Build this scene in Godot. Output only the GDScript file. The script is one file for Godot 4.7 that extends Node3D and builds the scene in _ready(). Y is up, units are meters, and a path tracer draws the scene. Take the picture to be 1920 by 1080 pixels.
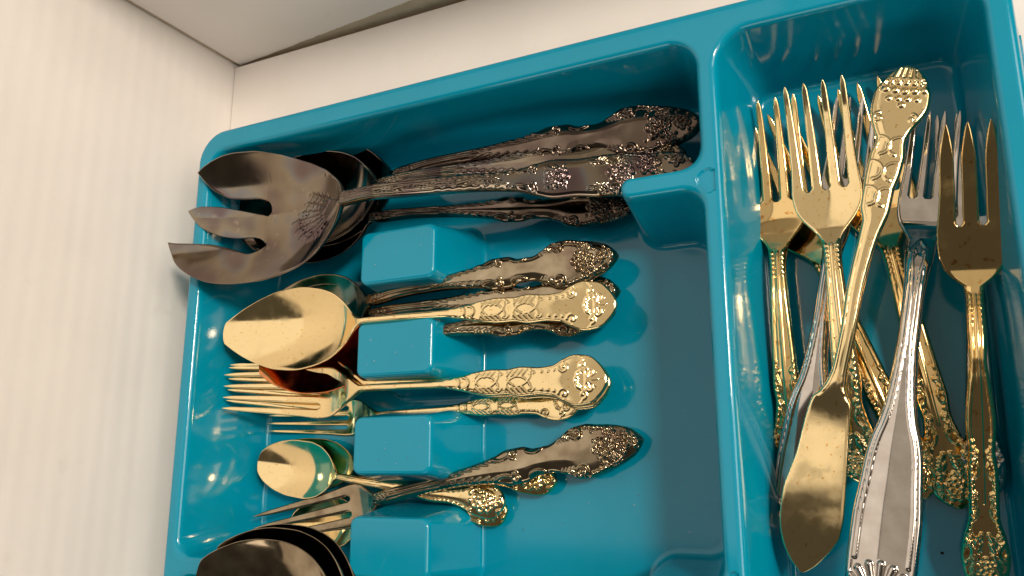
extends Node3D
# A blue cutlery tray in a white drawer. Lengths are authored in millimetres and built in metres.
const MM := 0.001
var rng := RandomNumberGenerator.new()
var M := {}
var types := {}
var used := {}

# ---------- naming ----------
func tag(o: Node, label: String, category: String, group := "") -> void:
	o.set_meta("label", label)
	o.set_meta("category", category)
	if group != "":
		o.set_meta("group", group)

func numbered(n: String) -> String:
	var k: int = used.get(n, 0)
	used[n] = k + 1
	return n if k == 0 else "%s_%03d" % [n, k]

func part(parent: Node, called: String, mesh: Mesh, mat: Material) -> MeshInstance3D:
	var o := MeshInstance3D.new()
	var k := 0
	var nm := called
	while parent.has_node(nm):
		k += 1
		nm = "%s_%03d" % [called, k]
	o.name = nm
	o.mesh = mesh
	o.material_override = mat
	parent.add_child(o, true)
	return o

# ---------- small maths ----------
func keyed(keys: Array, s: float, col: int) -> float:
	# smooth interpolation (finite-difference Hermite) through rows [s, a, b, ...]
	var n := keys.size()
	if s <= keys[0][0]:
		return keys[0][col]
	if s >= keys[n - 1][0]:
		return keys[n - 1][col]
	var i := 0
	while keys[i + 1][0] < s:
		i += 1
	var x0: float = keys[i][0]
	var x1: float = keys[i + 1][0]
	var y0: float = keys[i][col]
	var y1: float = keys[i + 1][col]
	var d := (y1 - y0) / (x1 - x0)
	var m0 := d
	var m1 := d
	if i > 0:
		var dp: float = (y0 - keys[i - 1][col]) / (x0 - keys[i - 1][0])
		m0 = 0.0 if dp * d <= 0.0 else 2.0 * dp * d / (dp + d)
	if i < n - 2:
		var dn: float = (keys[i + 2][col] - y1) / (keys[i + 2][0] - x1)
		m1 = 0.0 if dn * d <= 0.0 else 2.0 * dn * d / (dn + d)
	var h := x1 - x0
	var t := (s - x0) / h
	var t2 := t * t
	var t3 := t2 * t
	return (2.0 * t3 - 3.0 * t2 + 1.0) * y0 + (t3 - 2.0 * t2 + t) * h * m0 + (-2.0 * t3 + 3.0 * t2) * y1 + (t3 - t2) * h * m1

func rbox(x: float, z: float, x0: float, x1: float, z0: float, z1: float, r: float) -> float:
	var qx := absf(x - (x0 + x1) * 0.5) - (x1 - x0) * 0.5 + r
	var qz := absf(z - (z0 + z1) * 0.5) - (z1 - z0) * 0.5 + r
	var ax := maxf(qx, 0.0)
	var az := maxf(qz, 0.0)
	return sqrt(ax * ax + az * az) + minf(maxf(qx, qz), 0.0) - r

func smax(a: float, b: float, k: float) -> float:
	var h := maxf(k - absf(a - b), 0.0) / k
	return maxf(a, b) + h * h * k * 0.25

# ---------- relief: embossed ornament of a handle, as a height field in millimetres ----------
class Relief:
	var s0 := 0.0
	var px := 0.25
	var w := 0
	var h := 0
	var a := PackedFloat32Array()
	func _init(from_s: float, to_s: float) -> void:
		s0 = from_s - 1.0
		w = int((to_s - from_s + 2.0) / px) + 2
		h = 130
		a.resize(w * h)
	func dab(s: float, z: float, r: float, amp: float) -> void:
		# round-topped ridge point
		var cx := (s - s0) / px
		var cz := z / px + h * 0.5
		var rp := r / px
		for j in range(maxi(0, int(cz - rp)), mini(h - 1, int(cz + rp) + 1) + 1):
			for i in range(maxi(0, int(cx - rp)), mini(w - 1, int(cx + rp) + 1) + 1):
				var d2 := ((i - cx) * (i - cx) + (j - cz) * (j - cz)) / (rp * rp)
				if d2 < 1.0:
					var v := amp * sqrt(1.0 - d2)
					if v > a[j * w + i]:
						a[j * w + i] = v
	func dent(s: float, z: float, r: float, amp: float) -> void:
		var cx := (s - s0) / px
		var cz := z / px + h * 0.5
		var rp := r / px
		for j in range(maxi(0, int(cz - rp)), mini(h - 1, int(cz + rp) + 1) + 1):
			for i in range(maxi(0, int(cx - rp)), mini(w - 1, int(cx + rp) + 1) + 1):
				var d2 := ((i - cx) * (i - cx) + (j - cz) * (j - cz)) / (rp * rp)
				if d2 < 1.0:
					a[j * w + i] = minf(a[j * w + i], -amp * (1.0 - d2))
	func line(p: Vector2, q: Vector2, r0: float, r1: float, amp: float, cut := false) -> void:
		var n := maxi(1, int(p.distance_to(q) / 0.25))
		for k in n + 1:
			var t := float(k) / n
			var c := p.lerp(q, t)
			if cut:
				dent(c.x, c.y, lerpf(r0, r1, t), amp)
			else:
				dab(c.x, c.y, lerpf(r0, r1, t), amp * lerpf(r0, r1, t) / maxf(r0, r1))
	func arc(c: Vector2, r0: float, r1: float, a0: float, a1: float, th0: float, th1: float, amp: float, cut := false) -> void:
		var n := maxi(6, int(absf(a1 - a0) * maxf(r0, r1) / 0.3))
		for k in n + 1:
			var t := float(k) / n
			var an := lerpf(a0, a1, t)
			var p := c + Vector2(cos(an), sin(an)) * lerpf(r0, r1, t)
			var th := lerpf(th0, th1, t)
			if cut:
				dent(p.x, p.y, th, amp)
			else:
				dab(p.x, p.y, th, amp * (0.5 + 0.5 * th / maxf(th0, th1)))
	func scroll(c: Vector2, r: float, a0: float, turn: float, th: float, amp: float) -> void:
		arc(c, r, r * 0.22, a0, a0 + turn, th, th * 0.55, amp)
		dab(c.x, c.y, th * 1.2, amp * 1.1)
	func flower(c: Vector2, r: float, n: int, amp: float, turn := 0.0) -> void:
		for ring in 2:
			var rr := r * (0.72 if ring == 0 else 0.38)
			for k in n:
				var an := TAU * (k + 0.5 * ring) / n + turn
				var p := c + Vector2(cos(an), sin(an)) * rr
				arc(p, r * 0.24, r * 0.24, an - 1.9, an + 1.9, r * 0.1, r * 0.1, amp * (0.75 + 0.25 * ring))
				line(c + Vector2(cos(an), sin(an)) * rr * 0.4, p, r * 0.06, r * 0.1, amp * 0.6)
		dab(c.x, c.y, r * 0.2, amp * 1.2)
	func leaf(p: Vector2, q: Vector2, wid: float, amp: float) -> void:
		var d := (q - p)
		var nrm := Vector2(-d.y, d.x).normalized()
		line(p, q, wid * 0.45, wid * 0.18, amp)
		for k in 4:
			var t := 0.15 + 0.2 * k
			var c := p.lerp(q, t)
			for sd: float in [-1.0, 1.0]:
				line(c, c + d.normalized() * wid * 0.8 + nrm * sd * wid * (1.0 - t * 0.7), wid * 0.26, wid * 0.12, amp * 0.8)
	func at(s: float, z: float) -> float:
		var x := (s - s0) / px
		var y := z / px + h * 0.5
		if x < 0.0 or y < 0.0 or x >= w - 1.001 or y >= h - 1.001:
			return 0.0
		var i := int(x)
		var j := int(y)
		var u := x - i
		var v := y - j
		var o := j * w + i
		return (a[o] * (1.0 - u) + a[o + 1] * u) * (1.0 - v) + (a[o + w] * (1.0 - u) + a[o + w + 1] * u) * v

# ---------- strips: a swept plate with rounded edges, the body of every piece of cutlery ----------
# st: keys rows [s, z_low, z_high], rows, cols, r0/r1 (length of the rounded end, 0 = butt joint), p0/p1 sharpness
func strip_mesh(ty: Dictionary, st: Dictionary) -> ArrayMesh:
	var keys: Array = st.keys
	var nr: int = st.get("rows", 60)
	var nc: int = st.get("cols", 16)
	var r0: float = st.get("r0", 0.0)
	var r1: float = st.get("r1", 0.0)
	var sa: float = keys[0][0]
	var sb: float = keys[keys.size() - 1][0]
	var prof: Array = ty.prof
	var thick: Array = ty.thick
	var relief = st.get("relief")
	var dome: float = st.get("dome", 0.0)
	var bowl: Array = ty.get("bowl", [])
	var cup: Array = ty.get("cup", [])
	var edge_n := 3
	var top_n := nc + 2 * edge_n
	var bot_n := 8
	var ring := top_n + 1 + bot_n - 1
	var pos := PackedVector3Array()
	pos.resize((nr + 3) * ring)
	for i in range(-1, nr + 2):
		var u := float(i) / nr
		var e := u
		if r0 > 0.0 and r1 > 0.0:
			e = 0.5 - 0.5 * cos(PI * clampf(u, 0.0, 1.0))
			e = lerpf(u, e, 0.8)
		elif r0 > 0.0:
			e = lerpf(u, 1.0 - cos(PI * 0.5 * clampf(u, 0.0, 1.0)), 0.8)
		elif r1 > 0.0:
			e = lerpf(u, sin(PI * 0.5 * clampf(u, 0.0, 1.0)), 0.8)
		var s := lerpf(sa, sb, e)
		var sc := clampf(s, sa, sb)
		var zl := keyed(keys, sc, 1)
		var zh := keyed(keys, sc, 2)
		var zc := (zl + zh) * 0.5
		var hw := (zh - zl) * 0.5
		if r0 > 0.0 and sc < sa + r0:
			var q := clampf((sa + r0 - sc) / r0, 0.0, 1.0)
			hw *= pow(maxf(1.0 - pow(q, st.get("e0", 2.0)), 0.0), st.get("x0", 0.5))
		if r1 > 0.0 and sc > sb - r1:
			var q := clampf((sc - sb + r1) / r1, 0.0, 1.0)
			hw *= pow(maxf(1.0 - pow(q, st.get("e1", 2.0)), 0.0), st.get("x1", 0.5))
		hw = maxf(hw, 0.06)
		var th := keyed(thick, sc, 1)
		var er := minf(th * 0.5, hw * 0.5)
		var yb := keyed(prof, sc, 1)
		if s != sc:
			yb += (s - sc) * (keyed(prof, clampf(s, sa, sb), 1) - keyed(prof, clampf(s - 0.5, sa, sb), 1)) * 0.0
		for c in ring:
			var d := 0.0      # distance from the edge
			var z := 0.0
			var top := c <= top_n
			if top:
				if c <= edge_n:
					d = er * [0.0, 0.13, 0.5, 1.0][c]
					z = -hw + d
				elif c >= top_n - edge_n:
					d = er * [0.0, 0.13, 0.5, 1.0][top_n - c]
					z = hw - d
				else:
					z = lerpf(-hw + er, hw - er, float(c - edge_n) / nc)
					d = hw - absf(z)
			else:
				var b := c - top_n
				var f: float = [0.0, 0.02, 0.06, 0.25, 0.5, 0.75, 0.94, 0.98][b]
				z = lerpf(hw, -hw, f)
				d = hw - absf(z)
			var en := 1.0
			if d < er:
				var q := 1.0 - d / er
				en = sqrt(maxf(1.0 - q * q, 0.0))
			var zz := zc + z
			var y := yb
			if bowl.size():
				for k in range(0, bowl.size(), 5):
					var bx: float = (sc - bowl[k]) / (bowl[k + 1] if sc < bowl[k] else bowl[k + 2])
					var bz: float = zz / bowl[k + 3]
					var rr := 1.0 - bx * bx - bz * bz
					if rr > 0.0:
						y -= bowl[k + 4] * (rr if rr > 0.25 else rr)
			if cup.size():
				y += keyed(cup, sc, 1) * zz * zz
			if top:
				y += th * 0.5 * en
				var tt := z / hw
				y += dome * (1.0 - tt * tt) * minf(hw / 3.0, 1.0)
				if relief != null:
					y += relief.at(sc, zz) * clampf(d / 0.35, 0.0, 1.0)
			else:
				y -= th * 0.5 * en
			pos[(i + 1) * ring + c] = Vector3(s, y, zz)
	var verts := PackedVector3Array()
	var norms := PackedVector3Array()
	var idx := PackedInt32Array()
	verts.resize((nr + 1) * ring)
	norms.resize((nr + 1) * ring)
	for i in nr + 1:
		for c in ring:
			var o := (i + 1) * ring
			var cp := (c + 1) % ring
			var cm := (c + ring - 1) % ring
			var ia := i + 2
			var ib := i
			if i == 0:
				ib = 1
			if i == nr:
				ia = nr + 1
			var ds := pos[ia * ring + c] - pos[ib * ring + c]
			var dc := pos[o + cp] - pos[o + cm]
			var n := dc.cross(ds)
			if n.length_squared() < 1e-12:
				n = Vector3(0, 1, 0) if c <= top_n else Vector3(0, -1, 0)
			verts[i * ring + c] = pos[o + c] * MM
			norms[i * ring + c] = n.normalized()
	for i in nr:
		for c in ring:
			var c2 := (c + 1) % ring
			var a := i * ring + c
			var b := i * ring + c2
			var e2 := (i + 1) * ring + c
			var f2 := (i + 1) * ring + c2
			idx.append_array([a, e2, b, b, e2, f2])
	for cap in [[r0, 0], [r1, nr]]:
		if cap[0] == 0.0 and st.get("caps", true):
			# flat end of a butt joint
			var o: int = cap[1] * ring
			var start := verts.size()
			for c in ring:
				verts.append(verts[o + c])
				norms.append(Vector3(-1 if cap[1] == 0 else 1, 0, 0))
			# zip the upper row to the lower one
			var i_top := 0
			var j_bot := 0
			var n_bot := ring - top_n
			while i_top < top_n or j_bot < n_bot:
				var t0 := start + i_top
				var b0 := start + (ring - j_bot) % ring
				var up_next := i_top < top_n
				if up_next and j_bot < n_bot:
					up_next = verts[start + i_top + 1].z <= verts[start + (ring - j_bot - 1) % ring].z
				var nx := start + i_top + 1 if up_next else start + (ring - j_bot - 1) % ring
				if up_next:
					i_top += 1
				else:
					j_bot += 1
				if cap[1] == 0:
					idx.append_array([t0, nx, b0])
				else:
					idx.append_array([t0, b0, nx])
	var arr := []
	arr.resize(Mesh.ARRAY_MAX)
	arr[Mesh.ARRAY_VERTEX] = verts
	arr[Mesh.ARRAY_NORMAL] = norms
	arr[Mesh.ARRAY_INDEX] = idx
	var m := ArrayMesh.new()
	m.add_surface_from_arrays(Mesh.PRIMITIVE_TRIANGLES, arr)
	return m

# tines of a fork: list of [centre at base, centre at tip]; the slots between them end round
func tine_strips(list: Array, s_base: float, s_tip: float, hw_base: float, hw_tip: float, gap: float, out_w: float, long_tip := 6.0) -> Array:
	var out := []
	var n := list.size()
	for k in n:
		var keys := []
		for j in 25:
			var t := 1.0 - pow(1.0 - j / 24.0, 1.6)      # 0 at the tip, 1 at the base, denser at the base
			var s := lerpf(s_tip, s_base, t)
			var c: float = lerpf(list[k][1], list[k][0], t)
			var hw := lerpf(hw_tip, hw_base, pow(t, 0.8))
			var zl := c - hw
			var zh := c + hw
			var x := s_base - s
			if x < gap:
				var fill := gap * (1.0 - sqrt(maxf(1.0 - pow(1.0 - x / gap, 2.0), 0.0)))
				if k > 0:
					zl = lerpf(zl, (list[k - 1][0] + list[k][0]) * 0.5, fill / gap)
				if k < n - 1:
					zh = lerpf(zh, (list[k + 1][0] + list[k][0]) * 0.5, fill / gap)
			var edge := clampf(1.0 - x / 14.0, 0.0, 1.0)
			if k == 0:
				zl = lerpf(zl, -out_w, edge * edge)
			if k == n - 1:
				zh = lerpf(zh, out_w, edge * edge)
			keys.append([s, zl, zh])
		out.append({"name": "tine", "keys": keys, "rows": 44, "cols": 6, "r0": long_tip, "e0": 1.7, "x0": 0.62, "caps": false})
	return out

func make_type(ty: Dictionary) -> Dictionary:
	ty.meshes = []
	for st in ty.strips:
		ty.meshes.append([st.name, strip_mesh(ty, st), st.get("mat", "")])
	return ty

# a piece of cutlery laid so that its two ends are at a and b (millimetres)
func lay(called: String, type: String, mat: String, a: Vector3, b: Vector3, roll: float, wide: float, label: String, category: String, group := "") -> Node3D:
	var ty: Dictionary = types[type]
	var o: Node3D
	if ty.has("first"):
		o = ty.first.duplicate()
	else:
		o = Node3D.new()
		for m in ty.meshes:
			part(o, m[0], m[1], M[mat])
		ty.first = o
	o.name = numbered(called)
	add_child(o, true)
	for ch in o.get_children():
		ch.material_override = M[mat]
	var t := (b - a).normalized()
	var side := t.cross(Vector3.UP).normalized()
	var up := side.cross(t)
	var k: float = a.distance_to(b) / ty.L
	var q := Basis(t, deg_to_rad(roll))
	o.transform = Transform3D(Basis(t * k, (q * up) * k, (q * side) * k * wide), a * MM)
	tag(o, label, category, group)
	return o

func area_lamp(called: String, at: Vector3, turn: Vector3, size: Vector2, c: Color, e: float) -> void:
	var l := AreaLight3D.new()
	l.name = called
	l.area_size = size
	l.area_normalize_energy = false
	l.light_color = c
	l.light_energy = e
	l.area_range = 12.0
	l.area_attenuation = 2.0
	l.shadow_enabled = true
	l.position = at
	l.rotation_degrees = turn
	add_child(l)

func _ready() -> void:
	rng.seed = 1
	# ---------- camera, surroundings, lamps ----------
	var cam := Camera3D.new()
	cam.name = "camera"
	cam.fov = 38.347
	cam.near = 0.02
	cam.far = 20.0
	cam.transform = Transform3D(Basis(Vector3(0.892012, -0.452009, 0.001412), Vector3(0.102074, 0.198391, -0.974793), Vector3(0.440335, 0.869672, 0.223105)), Vector3(0, 0.31, 0))
	add_child(cam)
	cam.current = true
	var env := Environment.new()
	env.background_mode = Environment.BG_COLOR
	env.background_color = Color(0.29, 0.275, 0.25)
	env.background_energy_multiplier = 1.0
	env.tonemap_mode = Environment.TONE_MAPPER_LINEAR
	env.tonemap_exposure = 1.06
	env.sdfgi_enabled = true
	env.ssao_enabled = true
	env.ssil_enabled = true
	var we := WorldEnvironment.new()
	we.name = "surroundings"
	we.environment = env
	add_child(we)
	# the room's light: bright ceiling over the left, dimmer ceiling over the drawer, plus added fills in front and at the right
	area_lamp("ceiling_light", Vector3(-1.75, 1.5, -1.0), Vector3(-90, 0, 0), Vector2(3.1, 2.3), Color(1.0, 0.95, 0.89), 0.30)
	area_lamp("dim_ceiling_light", Vector3(1.2, 1.7, -1.0), Vector3(-90, 0, 0), Vector2(2.8, 2.7), Color(1.0, 0.94, 0.86), 0.14)
	area_lamp("front_fill", Vector3(-0.4, 0.75, 2.6), Vector3(-14, 0, 0), Vector2(2.2, 1.0), Color(1.0, 0.95, 0.89), 0.75)  # soft fill added in front to brighten the back wall
	area_lamp("side_fill", Vector3(2.3, 1.66, -0.5), Vector3(-42, 90, 0), Vector2(2.0, 1.4), Color(1.0, 0.95, 0.89), 1.5)  # wide fill added on the right to lift the shaded tray floor
	# the small lamp to the right that throws the shadows
	var lamp := OmniLight3D.new()
	lamp.name = "room_lamp"
	lamp.light_color = Color(1.0, 0.95, 0.88)
	lamp.light_energy = 2.4
	lamp.light_size = 0.16
	lamp.omni_range = 10.0
	lamp.omni_attenuation = 2.0
	lamp.shadow_enabled = true
	lamp.position = Vector3(1.1, 1.45, -0.35)
	add_child(lamp)
	# ---------- what is there ----------
	make_materials()
	make_drawer()
	make_tray()
	make_types()
	lay("serving_spoon", "serving_spoon", "dark", Vector3(-284.1, 24.0, -127.3), Vector3(-66.5, 20.0, -130.0), 0, 1, "dark serving spoon whose ornate handle lies highest along the back wall of the tray", "spoon", "tarnished serving pieces in the back compartment")
	lay("serving_spoon", "serving_spoon", "dark", Vector3(-288.3, 27.5, -117.2), Vector3(-97.9, 9.0, -104.5), 0, 0.85, "dark serving spoon with handle ending just short of the divider arm", "spoon", "tarnished serving pieces in the back compartment")
	lay("serving_spoon", "serving_spoon", "tarnish", Vector3(-288.0, 30.5, -127.0), Vector3(-74.0, 19.0, -120.0), 0, 0.95, "brownish serving spoon with its handle squeezed between two other serving handles", "spoon", "tarnished serving pieces in the back compartment")
	lay("serving_fork", "serving_fork", "tarnish", Vector3(-304.1, 56.0, -118.3), Vector3(-68.0, 24.0, -113.1), 0, 1, "large tarnished serving fork with three broad pointed lobes overhanging the tray rim", "serving fork", "tarnished serving pieces in the back compartment")
	lay("table_spoon", "rose_spoon", "pewter", Vector3(-268.5, 31.0, -49.0), Vector3(-106.8, 10.0, -63.3), -8, 1, "copper toned spoon lowest in the stack, an orange reflection painted on its bowl under the gold spoon", "spoon", "silver spoons stacked under the gold spoon")
	lay("table_spoon", "rose_spoon", "pewter", Vector3(-288.2, 15.0, -69.7), Vector3(-104.1, 12.0, -70.5), 0, 1, "tarnished silver spoon in the middle of the stack, handle half covered by gold handle", "spoon", "silver spoons stacked under the gold spoon")
	lay("table_spoon", "rose_spoon", "pewter", Vector3(-288.2, 16.5, -71.0), Vector3(-103.1, 16.0, -83.7), 0, 1, "tarnished silver spoon with rose patterned handle slanting away above the gold handle", "spoon", "silver spoons stacked under the gold spoon")
	lay("gold_spoon", "tablespoon", "gold", Vector3(-284.6, 38.0, -64.0), Vector3(-102.2, 21.0, -63.4), 0, 1, "large gold tablespoon with scrolled handle lying on top of the silver spoons", "spoon", "")
	lay("dinner_fork", "dinner_fork", "gold", Vector3(-283.7, 5.0, -26.1), Vector3(-121.4, 10.0, -28.6), 0, 0.8, "smaller gold fork lowest of the stack with two tines showing beside the teaspoon", "fork", "gold dinner forks stacked together")
	lay("dinner_fork", "dinner_fork", "gold", Vector3(-288.1, 28.0, -40.5), Vector3(-109.4, 10.0, -34.4), 0, 1, "gold dinner fork lying second from the bottom of its stack", "fork", "gold dinner forks stacked together")
	lay("dinner_fork", "dinner_fork", "gold", Vector3(-288.1, 27.5, -41.8), Vector3(-107.9, 14.0, -34.8), 0, 1, "gold dinner fork directly beneath the uppermost dinner fork", "fork", "gold dinner forks stacked together")
	lay("dinner_fork", "dinner_fork", "gold", Vector3(-288.4, 30.0, -36.9), Vector3(-107.7, 18.0, -35.8), 0, 1, "gold dinner fork on top of its stack between the second and third blocks", "fork", "gold dinner forks stacked together")
	lay("teaspoon", "teaspoon", "old_gold", Vector3(-267.1, 6.0, 21.1), Vector3(-156.5, 6.0, 12.8), 0, 1, "small gold spoon whose bowl lies beneath the three-tined silver fork", "spoon", "small gold spoons")
	lay("teaspoon", "teaspoon", "old_gold", Vector3(-283.0, 7.0, -8.3), Vector3(-134.0, 8.0, 1.3), 0, 0.75, "gold teaspoon underneath the other one, its tip reaching past the silver fork handle", "spoon", "small gold spoons")
	lay("teaspoon", "teaspoon", "gold", Vector3(-281.6, 14.0, -7.2), Vector3(-156.1, 9.0, 10.2), 0, 1, "gold teaspoon with full bowl showing below the small fork tines", "spoon", "small gold spoons")
	lay("silver_fork", "three_tine_fork", "pewter", Vector3(-279.4, 15.0, 21.6), Vector3(-98.3, 8.0, -14.0), 0, 1, "tarnished silver fork with three tines and rose patterned handle slanting across teaspoons", "fork", "")
	lay("dark_spoon", "serving_spoon", "pewter", Vector3(-263.1, 48.0, 30.8), Vector3(-115.8, 9.0, 55.6), 0, 1, "dark spoon at the bottom of the front stack, rim just showing", "spoon", "dark spoons in the front compartment")
	lay("dark_spoon", "serving_spoon", "pewter", Vector3(-265.9, 52.0, 32.7), Vector3(-113.9, 14.0, 56.4), 0, 1, "dark spoon in the middle of the front stack, between two other rims", "spoon", "dark spoons in the front compartment")
	lay("dark_spoon", "serving_spoon", "pewter", Vector3(-270.4, 56.0, 38.2), Vector3(-112.0, 19.0, 58.1), 0, 1, "dark spoon on top of the front stack with its bowl facing up", "spoon", "dark spoons in the front compartment")
	lay("silver_fork", "ribbed_fork", "silver", Vector3(19.7, 9.0, -119.6), Vector3(10.9, 5.0, 7.4), 0, 1, "silver fork almost wholly hidden beneath the green tinted gold fork", "fork", "")
	lay("small_fork", "ribbed_fork", "old_gold", Vector3(-16.3, 6.0, -138.5), Vector3(4.3, 5.0, 10.0), 0, 1, "small gold fork whose ornate handle tip points at the right wall side", "fork", "small gold forks in the narrow compartment")
	lay("small_fork", "ribbed_fork", "old_gold", Vector3(-47.9, 7.0, -132.0), Vector3(-5.2, 6.0, 6.8), 0, 1, "small gold fork crossing diagonally beneath the others, handle tip by the shell handle", "fork", "small gold forks in the narrow compartment")
	lay("shell_fork", "shell_fork", "silver", Vector3(-13.6, 10.0, -132.0), Vector3(-46.7, 9.0, 20.1), 0, 1, "silver fork mostly hidden, its plain handle edge showing beside the spreader blade", "fork", "")
	lay("small_fork", "ribbed_fork", "old_gold", Vector3(-43.8, 14.0, -136.2), Vector3(-44.9, 7.0, 1.8), 0, 1, "small gold fork with brown specks leaning against the long divider", "fork", "small gold forks in the narrow compartment")
	lay("small_fork", "ribbed_fork", "gold", Vector3(-26.1, 26.0, -133.9), Vector3(-24.3, 11.0, 1.8), 0, 1, "small gold fork lying uppermost with four clean tines beside the spreader handle", "fork", "small gold forks in the narrow compartment")
	lay("shell_fork", "shell_fork", "silver", Vector3(11.1, 12.0, -120.2), Vector3(-21.4, 34.0, 38.6), 0, 1, "shiny silver fork with broad thread edged handle ending in a fluted shell", "fork", "")
	lay("pastry_fork", "pastry_fork", "old_gold", Vector3(17.8, 36.0, -104.9), Vector3(8.4, 12.0, 33.6), 0, 1, "gold fork with three tines reflecting green beside the outer wall", "fork", "")
	lay("butter_spreader", "spreader", "gold", Vector3(-42.7, 27.0, 29.3), Vector3(4.5, 32.0, -129.8), 0, 1, "gold butter spreader with wide speckled blade and beaded handle end", "spreader", "")
	for k in types:
		types[k].clear()
	dust()
	crumb(Vector3(-2.5, 2.5, 23.6), 0.8, "dark crumb on the tray floor beside the broad shell handle")
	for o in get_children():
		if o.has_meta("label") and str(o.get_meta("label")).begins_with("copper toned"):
			o.get_node("bowl").material_override = M.reflected_orange  # silver bowl whose orange reflection is put into its colour

# ---------- materials ----------
func noise_tex(seed_: int, freq: float, ramp: Array, oct := 4, size := 512) -> NoiseTexture2D:
	var n := FastNoiseLite.new()
	n.seed = seed_
	n.frequency = freq
	n.fractal_octaves = oct
	var t := NoiseTexture2D.new()
	t.noise = n
	t.width = size
	t.height = size
	t.seamless = true
	var g := Gradient.new()
	g.offsets = PackedFloat32Array(ramp.map(func(r): return r[0]))
	g.colors = PackedColorArray(ramp.map(func(r): return r[1]))
	t.color_ramp = g
	return t

func metal(c: Color, rough: float, tex: Texture2D = null, rtex: Texture2D = null, scale := 22.0) -> StandardMaterial3D:
	var m := StandardMaterial3D.new()
	m.metallic = 1.0
	m.albedo_color = c
	m.roughness = rough
	if tex:
		m.albedo_texture = tex
	if rtex:
		m.roughness_texture = rtex
		m.roughness = 1.0
	m.uv1_triplanar = true
	m.uv1_scale = Vector3.ONE * scale
	return m

# tarnish bloom: straw, grey-blue and violet-brown clouds with pale dried spots
func bloom() -> ImageTexture:
	var size := 768
	var im := Image.create(size, size, false, Image.FORMAT_RGB8)
	var n := FastNoiseLite.new()
	n.seed = 21
	n.frequency = 0.0035
	n.fractal_octaves = 3
	var g := Gradient.new()
	g.offsets = PackedFloat32Array([0.0, 0.25, 0.42, 0.55, 0.66, 0.8, 1.0])
	g.colors = PackedColorArray([Color(0.42, 0.37, 0.36), Color(0.49, 0.44, 0.41), Color(0.59, 0.55, 0.47), Color(0.62, 0.59, 0.52), Color(0.55, 0.56, 0.56), Color(0.50, 0.45, 0.45), Color(0.43, 0.37, 0.38)])
	for j in size:
		for i in size:
			im.set_pixel(i, j, g.sample(clampf(0.5 + 0.75 * n.get_noise_2d(i, j), 0.0, 1.0)))
	rng.seed = 41
	for k in 150:
		var c := Vector2(rng.randf() * size, rng.randf() * size)
		var r := rng.randf_range(2.0, 8.0)
		var e := rng.randf_range(0.6, 1.7)
		for j in range(-14, 15):
			for i in range(-14, 15):
				if Vector2(i * e, j).length() < r * (0.8 + 0.3 * sin(i * 0.9 + j * 0.7)):
					var x := posmod(int(c.x) + i, size)
					var y := posmod(int(c.y) + j, size)
					im.set_pixel(x, y, im.get_pixel(x, y).lerp(Color(0.80, 0.76, 0.70), 0.32))
	return ImageTexture.create_from_image(im)

# roughness of used plastic: fine scratches, dull patches and dried water spots
func scuffs() -> ImageTexture:
	var size := 1024
	var im := Image.create(size, size, false, Image.FORMAT_RGB8)
	var n := FastNoiseLite.new()
	n.seed = 32
	n.frequency = 0.006
	n.fractal_octaves = 4
	for j in size:
		for i in size:
			var v := 0.09 + 0.05 * maxf(0.0, n.get_noise_2d(i, j))
			im.set_pixel(i, j, Color(v, v, v))
	rng.seed = 99
	for k in 420:
		var p := Vector2(rng.randf() * size, rng.randf() * size)
		var d := Vector2.from_angle(rng.randf() * TAU)
		var bend := rng.randf_range(-0.004, 0.004)
		var v := rng.randf_range(0.14, 0.34)
		for q in int(rng.randf_range(20, 160)):
			p += d
			d = d.rotated(bend)
			im.set_pixel(posmod(int(p.x), size), posmod(int(p.y), size), Color(v, v, v))
	for k in 70:
		var c := Vector2(rng.randf() * size, rng.randf() * size)
		var r := rng.randf_range(3, 11)
		var v := rng.randf_range(0.16, 0.26)
		for j in range(-12, 13):
			for i in range(-12, 13):
				var l := Vector2(i, j).length()
				if l < r and l > r - 2.2:
					im.set_pixel(posmod(int(c.x) + i, size), posmod(int(c.y) + j, size), Color(v, v, v))
	return ImageTexture.create_from_image(im)

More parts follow.
